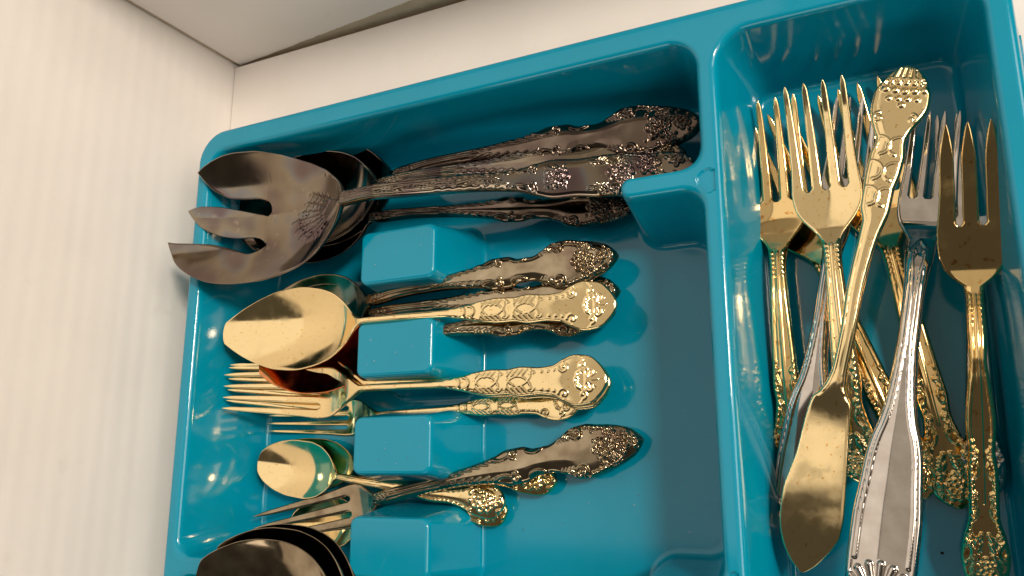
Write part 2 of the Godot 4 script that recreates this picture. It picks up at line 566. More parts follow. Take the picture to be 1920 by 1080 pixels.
func make_materials() -> void:
	var grey := func(v): return Color(v, v, v)
	var smear := noise_tex(3, 0.006, [[0.0, grey.call(0.05)], [0.5, grey.call(0.10)], [0.72, grey.call(0.17)], [1.0, grey.call(0.30)]], 5)
	# gold plate with a few worn brown specks
	var gold_t := noise_tex(11, 0.035, [[0.0, Color(0.96, 0.86, 0.65)], [0.78, Color(0.96, 0.855, 0.64)], [0.86, Color(0.93, 0.78, 0.51)], [0.92, Color(0.80, 0.58, 0.30)], [1.0, Color(0.60, 0.38, 0.18)]], 3)
	M.gold = metal(Color.WHITE, 0.12, gold_t, smear)
	var gold2 := noise_tex(12, 0.02, [[0.0, Color(0.92, 0.80, 0.56)], [0.76, Color(0.92, 0.79, 0.55)], [0.88, Color(0.84, 0.62, 0.33)], [1.0, Color(0.58, 0.36, 0.16)]], 4)
	M.old_gold = metal(Color.WHITE, 0.12, gold2, smear)
	# tarnished silver: grey with brown, straw and violet bloom
	M.tarnish = metal(Color(0.90, 0.87, 0.86), 0.2, bloom(), smear, 9.0)
	var dark_t := noise_tex(22, 0.008, [[0.0, Color(0.32, 0.27, 0.25)], [0.5, Color(0.44, 0.38, 0.34)], [1.0, Color(0.53, 0.48, 0.43)]], 4)
	M.dark = metal(Color.WHITE, 0.2, dark_t, smear, 14.0)
	var silver_t := noise_tex(23, 0.01, [[0.0, Color(0.74, 0.70, 0.66)], [1.0, Color(0.84, 0.81, 0.78)]], 4)
	M.silver = metal(Color.WHITE, 0.07, silver_t)
	var pew := noise_tex(24, 0.01, [[0.0, Color(0.48, 0.40, 0.34)], [0.5, Color(0.62, 0.56, 0.46)], [1.0, Color(0.72, 0.66, 0.56)]], 4)
	M.pewter = metal(Color.WHITE, 0.2, pew, smear, 14.0)
	var orange_t := noise_tex(25, 0.012, [[0.0, Color(0.80, 0.44, 0.24)], [0.55, Color(0.88, 0.54, 0.32)], [0.8, Color(0.78, 0.56, 0.40)], [1.0, Color(0.66, 0.52, 0.42)]], 4)  # orange reflection in a silver bowl, painted as the metal colour
	M.reflected_orange = metal(Color.WHITE, 0.15, orange_t, smear)
	# blue plastic, slightly scuffed
	var p := StandardMaterial3D.new()
	p.albedo_texture = noise_tex(31, 0.004, [[0.0, Color(0.0, 0.52, 0.63)], [1.0, Color(0.01, 0.535, 0.65)]], 3)
	p.roughness = 1.0
	p.roughness_texture = scuffs()
	p.metallic_specular = 0.48
	p.uv1_triplanar = true
	p.uv1_scale = Vector3.ONE * 7.0
	M.plastic = p
	var wht := StandardMaterial3D.new()
	wht.albedo_texture = noise_tex(41, 0.01, [[0.0, Color(0.89, 0.862, 0.84)], [0.5, Color(0.90, 0.872, 0.85)], [0.9, Color(0.905, 0.877, 0.855)], [1.0, Color(0.88, 0.85, 0.825)]], 5)
	wht.roughness = 0.55
	wht.uv1_triplanar = true
	wht.uv1_scale = Vector3.ONE * 4.0
	M.white = wht
	var cr := StandardMaterial3D.new()
	cr.albedo_color = Color(0.12, 0.09, 0.07)
	cr.roughness = 0.9
	M.crumb = cr
	var tan_ := StandardMaterial3D.new()
	tan_.albedo_texture = noise_tex(42, 0.02, [[0.0, Color(0.74, 0.67, 0.57)], [1.0, Color(0.80, 0.73, 0.64)]], 5)
	tan_.roughness = 0.9
	tan_.uv1_triplanar = true
	tan_.uv1_scale = Vector3.ONE * 12.0
	M.tan = tan_

# ---------- the tray: one moulded sheet, a height field with drafted walls and rounded corners ----------
class Wall:
	# section of a drafted wall: height against distance s past the theoretical top corner (s > 0 on the raised side)
	var yt: float
	var yf: float
	var d: float
	var rt: float
	var rf: float
	var tt: float
	var tf: float
	var cp: float
	var slope: float
	func _init(top: float, floor_: float, run: float, r_top: float, r_floor: float) -> void:
		yt = top
		yf = floor_
		d = run
		rt = r_top
		rf = r_floor
		var phi := atan2(top - floor_, run)
		tt = r_top * tan(phi * 0.5)
		tf = r_floor * tan(phi * 0.5)
		cp = cos(phi)
		slope = (top - floor_) / run
	func h(s: float) -> Vector2:
		if s >= tt:
			return Vector2(yt, 0.0)
		if s > -tt * cp:
			var x := tt - s
			var q := sqrt(maxf(rt * rt - x * x, 1e-6))
			return Vector2(yt - rt + q, x / q)
		if s > -d + tf * cp:
			return Vector2(yt + s * slope, slope)
		if s > -d - tf:
			var x := s + d + tf
			var q := sqrt(maxf(rf * rf - x * x, 1e-6))
			return Vector2(yf + rf - q, x / q)
		return Vector2(yf, 0.0)

const BLOCK_Z := [-90.6, -51.6, -12.6, 26.4]

func pocket_sd(x: float, z: float) -> float:
	var left := rbox(x, z, -294.5, -62.0, -150.5, 85.5, 11.0)
	if left < 4.0:
		for zz in [-99.0, 38.0]:
			left = smax(left, -rbox(x, z, -91.0, -30.0, zz - 3.6, zz + 3.6, 3.5), 9.0)
		left = smax(left, -rbox(x, z, -330.0, -262.0, 32.4, 39.6, 3.5), 9.0)
	var right := rbox(x, z, -55.5, 25.5, -150.5, 85.5, 13.0)
	return minf(left, right)

func outer_sd(x: float, z: float) -> float:
	return rbox(x, z, -301.5, 33.0, -160.5, 95.5, 15.0)

func block_sd(x: float, z: float) -> float:
	var b := 1e9
	for zz in BLOCK_Z:
		b = minf(b, rbox(x, z, -211.5, -175.0, zz - 11.2, zz + 11.2, 3.2))
	return -b

func ticks(spans: Array, a: float, b: float, fine: float, coarse: float) -> Array:
	var out := []
	var x := a
	while x < b:
		out.append(x)
		var st := coarse
		for sp in spans:
			if x >= sp[0] - 0.01 and x < sp[1]:
				st = fine
		if st == coarse:
			for sp in spans:
				if x < sp[0] and x + coarse > sp[0]:
					st = sp[0] - x
		x += maxf(st, 0.2)
	out.append(b)
	return out

func make_tray() -> void:
	var tray := Node3D.new()
	tray.name = "cutlery_tray"
	add_child(tray)
	tag(tray, "teal blue glossy plastic cutlery tray with compartments and four raised blocks", "cutlery tray")
	var xs := ticks([[-309.0, -284.0], [-274.0, -256.0], [-222.5, -208.0], [-180.0, -164.0], [-104.0, -44.0], [15.0, 40.0]], -309.0, 40.0, 0.6, 3.0)
	var zs := ticks([[-168.0, -137.0], [-112.0, -77.0], [-71.0, -34.0], [-32.0, 4.0], [7.0, 47.0], [70.0, 103.0]], -168.0, 103.0, 0.6, 3.0)
	var wall := Wall.new(46.0, 2.0, 6.8, 2.4, 2.6)
	var blockw := Wall.new(35.0, 2.0, 5.6, 1.5, 1.6)
	var outw := Wall.new(46.0, 0.3, 6.0, 2.6, 0.4)
	var nx := xs.size()
	var nz := zs.size()
	var p := PackedVector3Array()
	var nn := PackedVector3Array()
	var sd := PackedFloat32Array()
	p.resize(nx * nz)
	nn.resize(nx * nz)
	sd.resize(nx * nz)
	for j in nz:
		for i in nx:
			var x: float = xs[i]
			var z: float = zs[j]
			var sp := pocket_sd(x, z)
			var so := -outer_sd(x, z)
			var sb := block_sd(x, z)
			var a := wall.h(sp)
			var o := outw.h(so)
			var b := blockw.h(sb)
			var kind := 0
			var r := a
			if b.x > r.x and sb > -9.0:
				r = b
				kind = 1
			if o.x < r.x:
				r = o
				kind = 2
			var g := Vector2.ZERO
			if r.y > 0.0:
				var e := 0.05
				if kind == 0:
					g = Vector2(pocket_sd(x + e, z) - pocket_sd(x - e, z), pocket_sd(x, z + e) - pocket_sd(x, z - e)) / (2.0 * e)
				elif kind == 1:
					g = Vector2(block_sd(x + e, z) - block_sd(x - e, z), block_sd(x, z + e) - block_sd(x, z - e)) / (2.0 * e)
				else:
					g = -Vector2(outer_sd(x + e, z) - outer_sd(x - e, z), outer_sd(x, z + e) - outer_sd(x, z - e)) / (2.0 * e)
			var y := r.x
			var n := Vector3(-r.y * g.x, 1.0, -r.y * g.y)
			# round ejector marks where the short arms meet the long divider
			for mz in [-97.0, 32.0]:
				var dv := Vector2(x + 60.0, z - mz)
				var q := dv.length()
				if q < 4.6 and r.y < 0.02:
					var t := clampf((4.4 - q) / 0.7, 0.0, 1.0)
					y -= 1.0 * t * t * (3.0 - 2.0 * t)
					if t > 0.0 and t < 1.0:
						var gr := 1.0 * 6.0 * t * (1.0 - t) / 0.7
						n -= Vector3(dv.x, 0, dv.y) / q * gr
			p[j * nx + i] = Vector3(x, y, z) * MM
			nn[j * nx + i] = n.normalized()
			sd[j * nx + i] = sp
	var groups := {}
	for j in nz - 1:
		for i in nx - 1:
			var x: float = (xs[i] + xs[i + 1]) * 0.5
			var z: float = (zs[j] + zs[j + 1]) * 0.5
			var s := sd[j * nx + i]
			if outer_sd(x, z) > 6.5:
				continue
			var g := "tray_floor"
			if block_sd(x, z) > -8.2:
				g = "divider_block%d" % int(roundf((z + 90.6) / 39.0))
			elif x > -72.0 and x < -45.0 and z > -149.0 and z < 84.0:
				g = "long_divider"
			elif s > -9.0:
				if x > -106.0 and x <= -72.0 and z > -125.0 and z < 60.0:
					g = "divider_arm%d" % (0 if z < -40 else 1)
				elif x < -252.0 and x > -287.0 and z > 5.0 and z < 60.0:
					g = "divider_arm2"
				else:
					g = "rim"
			if not groups.has(g):
				groups[g] = PackedInt32Array()
			var a := j * nx + i
			groups[g].append_array([a, a + 1, a + nx, a + 1, a + nx + 1, a + nx])
	for g in groups:
		var map := {}
		var v := PackedVector3Array()
		var n2 := PackedVector3Array()
		var idx := PackedInt32Array()
		for k in groups[g]:
			if not map.has(k):
				map[k] = v.size()
				v.append(p[k])
				n2.append(nn[k])
			idx.append(map[k])
		var arr := []
		arr.resize(Mesh.ARRAY_MAX)
		arr[Mesh.ARRAY_VERTEX] = v
		arr[Mesh.ARRAY_NORMAL] = n2
		arr[Mesh.ARRAY_INDEX] = idx
		var m := ArrayMesh.new()
		m.add_surface_from_arrays(Mesh.PRIMITIVE_TRIANGLES, arr)
		part(tray, g.rstrip("0123456789"), m, M.plastic)

# ---------- the drawer ----------
func grid_mesh(nu: int, nv: int, f: Callable) -> ArrayMesh:
	var st := SurfaceTool.new()
	st.begin(Mesh.PRIMITIVE_TRIANGLES)
	for j in nv + 1:
		for i in nu + 1:
			st.add_vertex(f.call(float(i) / nu, float(j) / nv) * MM)
	for j in nv:
		for i in nu:
			var a := j * (nu + 1) + i
			for k in [a, a + 1, a + nu + 1, a + 1, a + nu + 2, a + nu + 1]:
				st.add_index(k)
	st.generate_normals()
	return st.commit()

func box_mesh(a: Vector3, b: Vector3) -> Array:
	var m := BoxMesh.new()
	m.size = (b - a).abs() * MM
	return [m, (a + b) * 0.5 * MM]

func make_drawer() -> void:
	var d := Node3D.new()
	d.name = "drawer"
	add_child(d)
	tag(d, "white drawer interior with faintly ribbed side and a gap along the back of its floor", "drawer")
	var fl := box_mesh(Vector3(-331.0, -8, -224.5), Vector3(120, 0, 170))
	part(d, "floor_panel", fl[0], M.white).position = fl[1]
	# ribbed side wall: shallow flutes running front to back
	var n := FastNoiseLite.new()
	n.seed = 5
	n.frequency = 0.02
	var rib := func(u: float, v: float) -> Vector3:
		var z := lerpf(-232.0, 170.0, u)
		var y := lerpf(-8.0, 170.0, v)
		var amp := 0.035 + 0.04 * n.get_noise_2d(y * 3.0, z * 0.3)
		return Vector3(-331.6 + amp * sin(y * TAU / 8.6) + 0.25 * n.get_noise_2d(z * 0.5, y * 0.5), y, z)
	part(d, "ribbed_side_wall", grid_mesh(60, 220, rib), M.white)
	var back_core := box_mesh(Vector3(-338.0, -8, -232), Vector3(-332.6, 170, 170))
	part(d, "side_board", back_core[0], M.tan).position = back_core[1]
	# back wall with a torn lower edge over the gap
	var edge := func(x: float) -> float:
		var t := (x + 327.0) / 123.0
		return -1.0 + 10.2 * t + 0.5 * n.get_noise_1d(x * 2.0) + (0.55 * n.get_noise_1d(x * 22.0) if x > -285.0 else 0.0) + (0.5 if x > -272.0 else 0.0)
	var face := func(u: float, v: float) -> Vector3:
		var x := lerpf(-328.5, 120.0, u)
		var y0: float = edge.call(minf(x, -120.0))
		return Vector3(x, lerpf(150.0, y0, v), -226.4 + 0.3 * n.get_noise_2d(x * 0.4, v * 40.0))
	part(d, "back_wall", grid_mesh(900, 30, face), M.white)
	var lip := func(u: float, v: float) -> Vector3:
		var x := lerpf(-328.5, 120.0, u)
		var y0: float = edge.call(minf(x, -120.0))
		return Vector3(x, y0 + 0.15 * v, -226.4 + 0.3 * n.get_noise_2d(x * 0.4, 40.0) - 0.9 * v)
	part(d, "torn_edge", grid_mesh(900, 1, lip), M.tan)
	var bk := box_mesh(Vector3(-331.4, -8, -236), Vector3(120, 160, -227.3))
	part(d, "back_board", bk[0], M.tan).position = bk[1]

# ---------- ornament ----------
func edge_w(keys: Array, s: float, sd: float) -> float:
	return keyed(keys, s, 2 if sd > 0 else 1)

func border(r: Relief, keys: Array, s_a: float, s_b: float, inset: float, th: float, amp: float) -> void:
	var s := s_a
	while s < s_b:
		for sd: float in [-1.0, 1.0]:
			r.dab(s, edge_w(keys, s, sd) - sd * inset, th, amp)
		s += 0.2

func rope(r: Relief, keys: Array, s_a: float, s_b: float, inset: float, step: float, amp: float) -> void:
	var s := s_a
	while s < s_b:
		for sd: float in [-1.0, 1.0]:
			var z: float = edge_w(keys, s, sd) - sd * inset
			r.line(Vector2(s - step * 0.35, z - sd * 0.5), Vector2(s + step * 0.35, z + sd * 0.4), 0.5, 0.42, amp)
		s += step

func sym(keys: Array) -> Array:
	var out := []
	for k in keys:
		out.append([k[0], -k[1], k[1]])
	return out

func rose_relief(keys: Array, s_a: float, l: float, seed_: int) -> Relief:
	var r := Relief.new(s_a, l)
	rng.seed = seed_
	var f := (l - s_a) / 119.0
	border(r, keys, s_a, s_a + 52 * f, 0.8, 0.7, 0.55)
	border(r, keys, s_a, s_a + 44 * f, 2.5, 0.45, 0.3)
	# collar where the handle leaves the neck
	for k in 3:
		r.line(Vector2(s_a + 3 + k * 2.2, -2.6 + k * 0.5), Vector2(s_a + 6 + k * 2.2, 0), 0.5, 0.4, 0.5)
		r.line(Vector2(s_a + 3 + k * 2.2, 2.6 - k * 0.5), Vector2(s_a + 6 + k * 2.2, 0), 0.5, 0.4, 0.5)
	for sd: float in [-1.0, 1.0]:
		# overlapping leaves climbing the shank
		for k in 7:
			var s := s_a + (36 + k * 3.6) * f
			var z: float = edge_w(keys, s, sd) - sd * 0.9
			r.line(Vector2(s, z), Vector2(s + 4.2, z - sd * 1.3), 0.7, 0.35, 0.6)
		# scrolls at the two shoulders
		var c1 := s_a + 69 * f
		var w1 := absf(edge_w(keys, c1, sd))
		r.scroll(Vector2(c1, sd * (w1 - 2.3)), 1.9, -0.5 * PI * sd, -TAU * 1.1 * sd, 0.6, 0.75)
		r.arc(Vector2(c1 - 6, sd * (w1 + 2.2)), 5.5, 6.5, -sd * 2.6, -sd * 0.9, 0.75, 0.5, 0.8)
		r.arc(Vector2(c1 + 9, sd * (w1 + 1.0)), 5.0, 4.0, -sd * 2.4, -sd * 0.8, 0.6, 0.5, 0.7)
		var c2 := s_a + 94 * f
		var w2 := absf(edge_w(keys, c2, sd))
		r.scroll(Vector2(c2 + 1.0, sd * (w2 - 2.6)), 2.3, PI * 0.9, TAU * 1.2 * sd, 0.7, 0.9)
		for k in 3:
			r.arc(Vector2(c2 - 1.0, sd * (w2 - 4.4)), 5.0 - k * 1.1, 4.6 - k * 1.2, sd * 2.8, sd * 1.0, 0.65, 0.4, 0.85)
		r.leaf(Vector2(c2 - 9, sd * (w2 - 3.2)), Vector2(c2 - 2, sd * (w2 - 4.0)), 1.8, 0.7)
		for k in 5:
			r.dab(c2 + 4.5 + k * 1.6, sd * (absf(edge_w(keys, c2 + 4.5 + k * 1.6, sd)) - 1.2), 0.95, 0.85)
	# a cluster of roses and buds covering the end
	r.flower(Vector2(l - 14.5 * f, 0.4), 4.4, 6, 0.95)
	r.flower(Vector2(l - 6.2 * f, -0.5), 3.0, 5, 0.95, 0.4)
	r.flower(Vector2(l - 11.0 * f, 5.2), 2.2, 5, 0.8)
	r.flower(Vector2(l - 12.0 * f, -5.4), 2.3, 5, 0.8, 0.7)
	for k in 46:
		var s := l - rng.randf_range(1.0, 19.0) * f
		var w := absf(edge_w(keys, s, 1.0)) - 0.7
		var z := rng.randf_range(-1, 1) * w
		if absf(z) < 3.0 and s < l - 16 * f:
			continue
		r.dab(s, z, rng.randf_range(0.45, 0.85), rng.randf_range(0.4, 0.7))
	for i in r.a.size():
		r.a[i] *= 1.45
	return r

func scroll_relief(keys: Array, s_a: float, l: float) -> Relief:
	var r := Relief.new(s_a, l)
	var f := (l - s_a) / 110.0
	# slender shank with two ribs, then a collar
	border(r, keys, s_a + 2, s_a + 44 * f, 0.55, 0.5, 0.3)
	for k in 2:
		r.arc(Vector2(s_a + (47 + k * 4) * f, 0), 2.2, 2.2, -1.7, 1.7, 0.55, 0.55, 0.5)
	border(r, keys, s_a + 54 * f, l - 1.5, 0.55, 0.5, 0.32)
	for sd: float in [-1.0, 1.0]:
		for g in 2:
			# feathered ovals along both edges
			var sc := s_a + (60.5 + g * 13.5) * f
			var w := absf(edge_w(keys, sc, sd))
			r.arc(Vector2(sc, sd * (w * 0.56)), 5.6 * f, 4.6 * f, -0.2, -0.2 - sd * 3.6, 0.4, 0.3, 0.32)
			for k in 4:
				var s := sc - 3.4 * f + k * 2.1 * f
				r.line(Vector2(s - 1.0, sd * (w * 0.40)), Vector2(s + 1.1, sd * (w * 0.80)), 0.55, 0.35, 0.42)
			r.scroll(Vector2(sc + 5.6 * f, sd * w * 0.52), 1.3, 0.0, sd * TAU * 0.9, 0.4, 0.36)
		for k in 3:
			var s := s_a + (84 + k * 2.6) * f
			r.dab(s, sd * (absf(edge_w(keys, s, sd)) * 0.62), 0.6, 0.34)
		var c := s_a + 93 * f
		var wc := absf(edge_w(keys, c, sd))
		r.scroll(Vector2(c, sd * wc * 0.60), 2.3, PI, sd * TAU * 1.0, 0.5, 0.42)
		r.scroll(Vector2(c + 7.5 * f, sd * wc * 0.66), 1.8, PI * 0.5, -sd * TAU * 0.9, 0.5, 0.42)
		r.arc(Vector2(c + 4.0 * f, sd * (wc - 3.2)), 4.6, 4.2, sd * 2.7, sd * 0.5, 0.45, 0.35, 0.4)
	# open flower with radiating petals near the end
	var fc := Vector2(l - 8.0 * f, 0)
	for k in 7:
		var an := PI + (k - 3) * 0.62
		r.arc(fc - Vector2(cos(an), sin(an)) * -3.0, 1.7, 1.7, an - 1.5, an + 1.5, 0.38, 0.38, 0.4)
		r.line(fc, fc - Vector2(cos(an), sin(an)) * 4.6, 0.5, 0.3, 0.4)
	r.dab(fc.x, fc.y, 0.9, 0.5)
	for i in r.a.size():
		r.a[i] *= 0.72
	return r

func rib_relief(keys: Array, s_a: float, l: float, seed_: int) -> Relief:
	var r := Relief.new(s_a, l)
	rng.seed = seed_
	var f := (l - s_a) / 85.0
	border(r, keys, s_a, l - 24 * f, 0.75, 0.85, 0.75)
	rope(r, keys, s_a - 8, s_a + 10, 0.8, 1.7, 1.0)
	rope(r, keys, s_a + 42 * f, l - 16 * f, 0.9, 2.0, 1.0)
	r.line(Vector2(s_a, 0), Vector2(l - 26 * f, 0), 0.7, 0.5, 0.3)
	for sd: float in [-1.0, 1.0]:
		for g in 3:
			var sc := l - (40 - g * 12.0) * f
			var w := absf(edge_w(keys, sc, sd))
			r.scroll(Vector2(sc, sd * (w - 1.7)), 1.7, 0.0, sd * TAU * 1.1, 0.55, 0.8)
			r.arc(Vector2(sc + 5, sd * (w + 1.5)), 4.2, 3.6, -sd * 2.6, -sd * 0.7, 0.55, 0.4, 0.7)
		for k in 4:
			r.leaf(Vector2(l - (17 - k * 3) * f, sd * (1.0 + k * 0.5)), Vector2(l - (12 - k * 3) * f, sd * (3.4 + 0.4 * k)), 1.4, 0.8)
	r.flower(Vector2(l - 7 * f, 0), 3.6, 6, 0.9)
	for k in 26:
		var s := l - rng.randf_range(1.0, 15.0) * f
		r.dab(s, rng.randf_range(-1, 1) * (absf(edge_w(keys, s, 1.0)) - 0.8), rng.randf_range(0.5, 0.8), rng.randf_range(0.4, 0.7))
	return r

func shell_relief(keys: Array, s_a: float, l: float) -> Relief:
	var r := Relief.new(s_a, l)
	border(r, keys, s_a + 3, l - 3, 0.8, 0.8, 0.6)
	border(r, keys, s_a + 5, l - 14, 2.35, 0.6, 0.45)
	r.line(Vector2(s_a, 0), Vector2(s_a + 4, 2.2), 0.5, 0.5, 0.6)
	r.line(Vector2(s_a, 0), Vector2(s_a + 4, -2.2), 0.5, 0.5, 0.6)
	r.scroll(Vector2(s_a + 4.6, 1.6), 1.3, 0, TAU, 0.45, 0.6)
	r.scroll(Vector2(s_a + 4.6, -1.6), 1.3, 0, -TAU, 0.45, 0.6)
	# the shell: flutes fanning out from a hinge at the end
	var hinge := Vector2(l - 2.5, 0)
	for k in 11:
		var an := PI + (k - 5) * 0.30
		var d := Vector2(cos(an), sin(an))
		var reach := 11.0 - 0.10 * (k - 5) * (k - 5)
		r.line(hinge + d * 2.6, hinge + d * reach, 0.45, 1.05, 1.0)
	r.arc(hinge, 2.0, 2.0, 1.9, 4.4, 0.8, 0.8, 0.8)
	return r

func spreader_relief(keys: Array, s_a: float, l: float) -> Relief:
	var r := Relief.new(s_a, l)
	border(r, keys, s_a, l - 8, 0.7, 0.7, 0.5)
	for sd: float in [-1.0, 1.0]:
		for g in 3:
			var sc := l - 46.0 + g * 8.6
			var w := absf(edge_w(keys, sc, sd))
			r.arc(Vector2(sc, sd * (w - 2.0)), 2.8, 3.4, -sd * 2.9, sd * 0.6, 0.55, 0.4, 0.5)
		var c := l - 19.0
		var wc := absf(edge_w(keys, c, sd))
		r.scroll(Vector2(c, sd * (wc - 2.6)), 1.7, 0, sd * TAU, 0.5, 0.6)
	# fluted palmette and beads at the end
	for k in 5:
		var x := (k - 2) * 2.9
		r.dab(l - 9.5 + absf(x) * 0.12, x, 1.25, 1.0)
		r.arc(Vector2(l - 7.0, x * 0.8), 2.0, 2.0, -1.5, 1.5, 0.5, 0.5, 0.8)
		r.line(Vector2(l - 5.5, x * 0.7), Vector2(l - 1.2, x * 0.5), 0.8, 0.5, 0.8)
	for k in 4:
		r.dab(l - 12.2, (k - 1.5) * 2.8, 0.9, 0.8)
	r.dab(l - 14.4, 0.0, 1.0, 0.8)
	for i in r.a.size():
		r.a[i] *= 0.75
	return r

# ---------- kinds of cutlery (millimetres, tip at 0) ----------
func make_types() -> void:
	# rose-patterned handle, 119 long, shared in outline by the silver pieces
	var rose := [[0.0, 2.7], [4.0, 3.2], [22.0, 2.9], [40.0, 3.2], [52.0, 4.2], [60.0, 5.4], [66.0, 7.0], [72.0, 6.9], [77.0, 5.3], [82.0, 5.3], [88.0, 7.2], [93.0, 9.8], [98.0, 10.2], [103.0, 9.1], [108.0, 8.0], [113.0, 6.2], [117.0, 4.4], [119.0, 3.6]]
	var handle_of := func(at: float, length: float, wide: float) -> Array:
		var out := []
		for k in rose:
			out.append([at + k[0] * length / 119.0, k[1] * wide])
		return sym(out)
	# gold dinner pieces: slim shank, lobed end
	var lobed := [[0.0, 1.55], [20.0, 1.7], [42.0, 1.8], [48.0, 2.6], [53.0, 3.5], [60.0, 4.9], [66.0, 5.5], [72.0, 5.3], [79.0, 6.2], [86.0, 5.7], [92.0, 6.3], [97.0, 8.9], [102.0, 10.4], [107.0, 9.8], [112.0, 7.8], [115.0, 6.0]]
	var lobed_at := func(at: float, length: float) -> Array:
		var out := []
		for k in lobed:
			out.append([at + k[0] * length / 115.0, k[1]])
		return sym(out)

	# gold tablespoon
	var k1: Array = lobed_at.call(81.0, 117.0)
	types.tablespoon = make_type({"L": 198.0,
		"prof": [[0, 0], [40, -0.6], [66, 1.0], [82, 4.6], [105, 6.6], [140, 5.4], [170, 2.8], [198, 0.0]],
		"thick": [[0, 1.0], [60, 1.3], [82, 3.2], [110, 2.6], [150, 2.0], [198, 1.8]],
		"bowl": [43.0, 43.5, 37.0, 20.3, 6.6],
		"strips": [
			{"name": "bowl", "keys": sym([[0, 4.5], [0.9, 5.2], [5.7, 8.6], [12.6, 12.6], [21.4, 16.3], [31.5, 19.1], [43, 20.0], [52, 18.8], [61, 16.0], [67.7, 11.5], [72.7, 7.0], [76.5, 3.6], [81, 1.55]]), "rows": 90, "cols": 36, "r0": 1.5},
			{"name": "handle", "keys": k1, "rows": 330, "cols": 44, "r1": 8.0, "e1": 2.2, "dome": 0.5, "relief": scroll_relief(k1, 81.0, 198.0)}]})

	# gold dinner fork
	var k2: Array = lobed_at.call(80.0, 113.0)
	var tl := tine_strips([[-9.8, -9.6], [-3.3, -4.2], [3.3, 1.2], [9.8, 6.4]], 53.0, 0.0, 2.15, 0.85, 1.15, 12.2, 5.0)
	types.dinner_fork = make_type({"L": 193.0,
		"prof": [[0, 1.5], [16, -2.2], [36, -5.0], [54, -5.2], [64, -2.4], [74, 3.2], [84, 5.2], [104, 6.6], [140, 5.4], [170, 2.8], [193, 0.0]],
		"thick": [[0, 1.3], [50, 1.8], [66, 1.9], [80, 3.2], [110, 2.6], [150, 2.0], [193, 1.8]],
		"cup": [[0, 0.004], [53, 0.010], [66, 0.006], [76, 0.0]],
		"strips": tl + [
			{"name": "head", "keys": sym([[53, 12.2], [57, 12.0], [61, 11.2], [65, 9.2], [69, 7.0], [73, 5.2], [77, 3.0], [80, 1.55]]), "rows": 50, "cols": 24},
			{"name": "handle", "keys": k2, "rows": 330, "cols": 44, "r1": 8.0, "e1": 2.2, "dome": 0.5, "relief": scroll_relief(k2, 80.0, 193.0)}]})

	# three-tined silver fork
	var k3: Array = handle_of.call(66.0, 119.0, 1.0)
	var t3 := tine_strips([[-6.7, -4.6], [0.0, 0.6], [6.7, 5.8]], 50.0, 0.0, 2.35, 0.8, 1.05, 9.6, 9.0)
	types.three_tine_fork = make_type({"L": 185.0,
		"prof": [[0, 1.0], [16, -1.6], [34, -3.4], [50, -4.2], [60, -2.2], [70, 2.2], [84, 5.4], [110, 7.2], [145, 4.0], [185, -1.0]],
		"thick": [[0, 1.3], [50, 1.8], [60, 2.2], [68, 3.8], [100, 3.4], [150, 2.4], [185, 2.0]],
		"strips": t3 + [
			{"name": "head", "keys": sym([[50, 9.6], [53, 9.5], [56, 8.6], [59, 6.6], [62, 4.6], [66, 2.7]]), "rows": 40, "cols": 20},
			{"name": "handle", "keys": k3, "rows": 340, "cols": 56, "r1": 5.0, "e1": 2.0, "x1": 0.6, "dome": 1.6, "relief": rose_relief(k3, 66.0, 185.0, 7)}]})

	# silver tablespoon with the rose handle
	var k4: Array = handle_of.call(76.0, 119.0, 1.0)
	types.rose_spoon = make_type({"L": 195.0,
		"prof": [[0, 0], [40, -0.6], [62, 1.0], [78, 5.0], [100, 8.4], [135, 7.0], [165, 3.0], [195, -1.0]],
		"thick": [[0, 1.0], [60, 1.3], [78, 3.6], [110, 3.0], [150, 2.3], [195, 2.0]],
		"bowl": [41.0, 41.5, 35.0, 20.0, 6.5],
		"strips": [
			{"name": "bowl", "keys": sym([[0, 4.5], [0.9, 5.2], [5.7, 9.0], [12.6, 13.2], [21.4, 16.9], [31.0, 19.2], [41, 19.8], [50, 18.6], [58, 15.8], [64, 11.4], [69, 7.0], [72.5, 3.9], [76, 2.7]]), "rows": 80, "cols": 30, "r0": 1.5},
			{"name": "handle", "keys": k4, "rows": 340, "cols": 56, "r1": 5.0, "e1": 2.0, "x1": 0.6, "dome": 1.6, "relief": rose_relief(k4, 76.0, 195.0, 8)}]})

	# large serving spoon, same family
	var k5: Array = handle_of.call(80.0, 125.0, 1.0)
	types.serving_spoon = make_type({"L": 205.0,
		"prof": [[0, 0], [40, -0.6], [66, 1.0], [82, 5.0], [105, 8.4], [140, 7.0], [175, 3.0], [205, -1.0]],
		"thick": [[0, 1.2], [60, 1.4], [82, 3.8], [110, 3.2], [150, 2.4], [205, 2.2]],
		"bowl": [43.0, 43.5, 36.0, 23.2, 8.5],
		"strips": [
			{"name": "bowl", "keys": sym([[0, 7.0], [1.0, 8.0], [5.7, 12.0], [12.6, 16.2], [21.4, 20.0], [32.0, 22.4], [43, 23.0], [52, 21.6], [60, 18.4], [67, 13.0], [72.5, 7.6], [76, 4.2], [80, 2.8]]), "rows": 90, "cols": 36, "r0": 2.0},
			{"name": "handle", "keys": k5, "rows": 340, "cols": 56, "r1": 5.0, "e1": 2.0, "x1": 0.6, "dome": 1.6, "relief": rose_relief(k5, 80.0, 205.0, 9)}]})

	# broad serving fork: a bowl cut into three pointed lobes
	var lion := [[0.0, 3.2], [12.0, 2.9], [30.0, 3.4], [60.0, 3.6], [76.0, 4.4], [84.0, 6.4], [92.0, 8.0], [100.0, 7.6], [108.0, 8.2], [118.0, 8.4], [126.0, 7.4], [134.0, 7.8], [140.0, 6.6], [145.0, 4.6]]
	var k6 := []
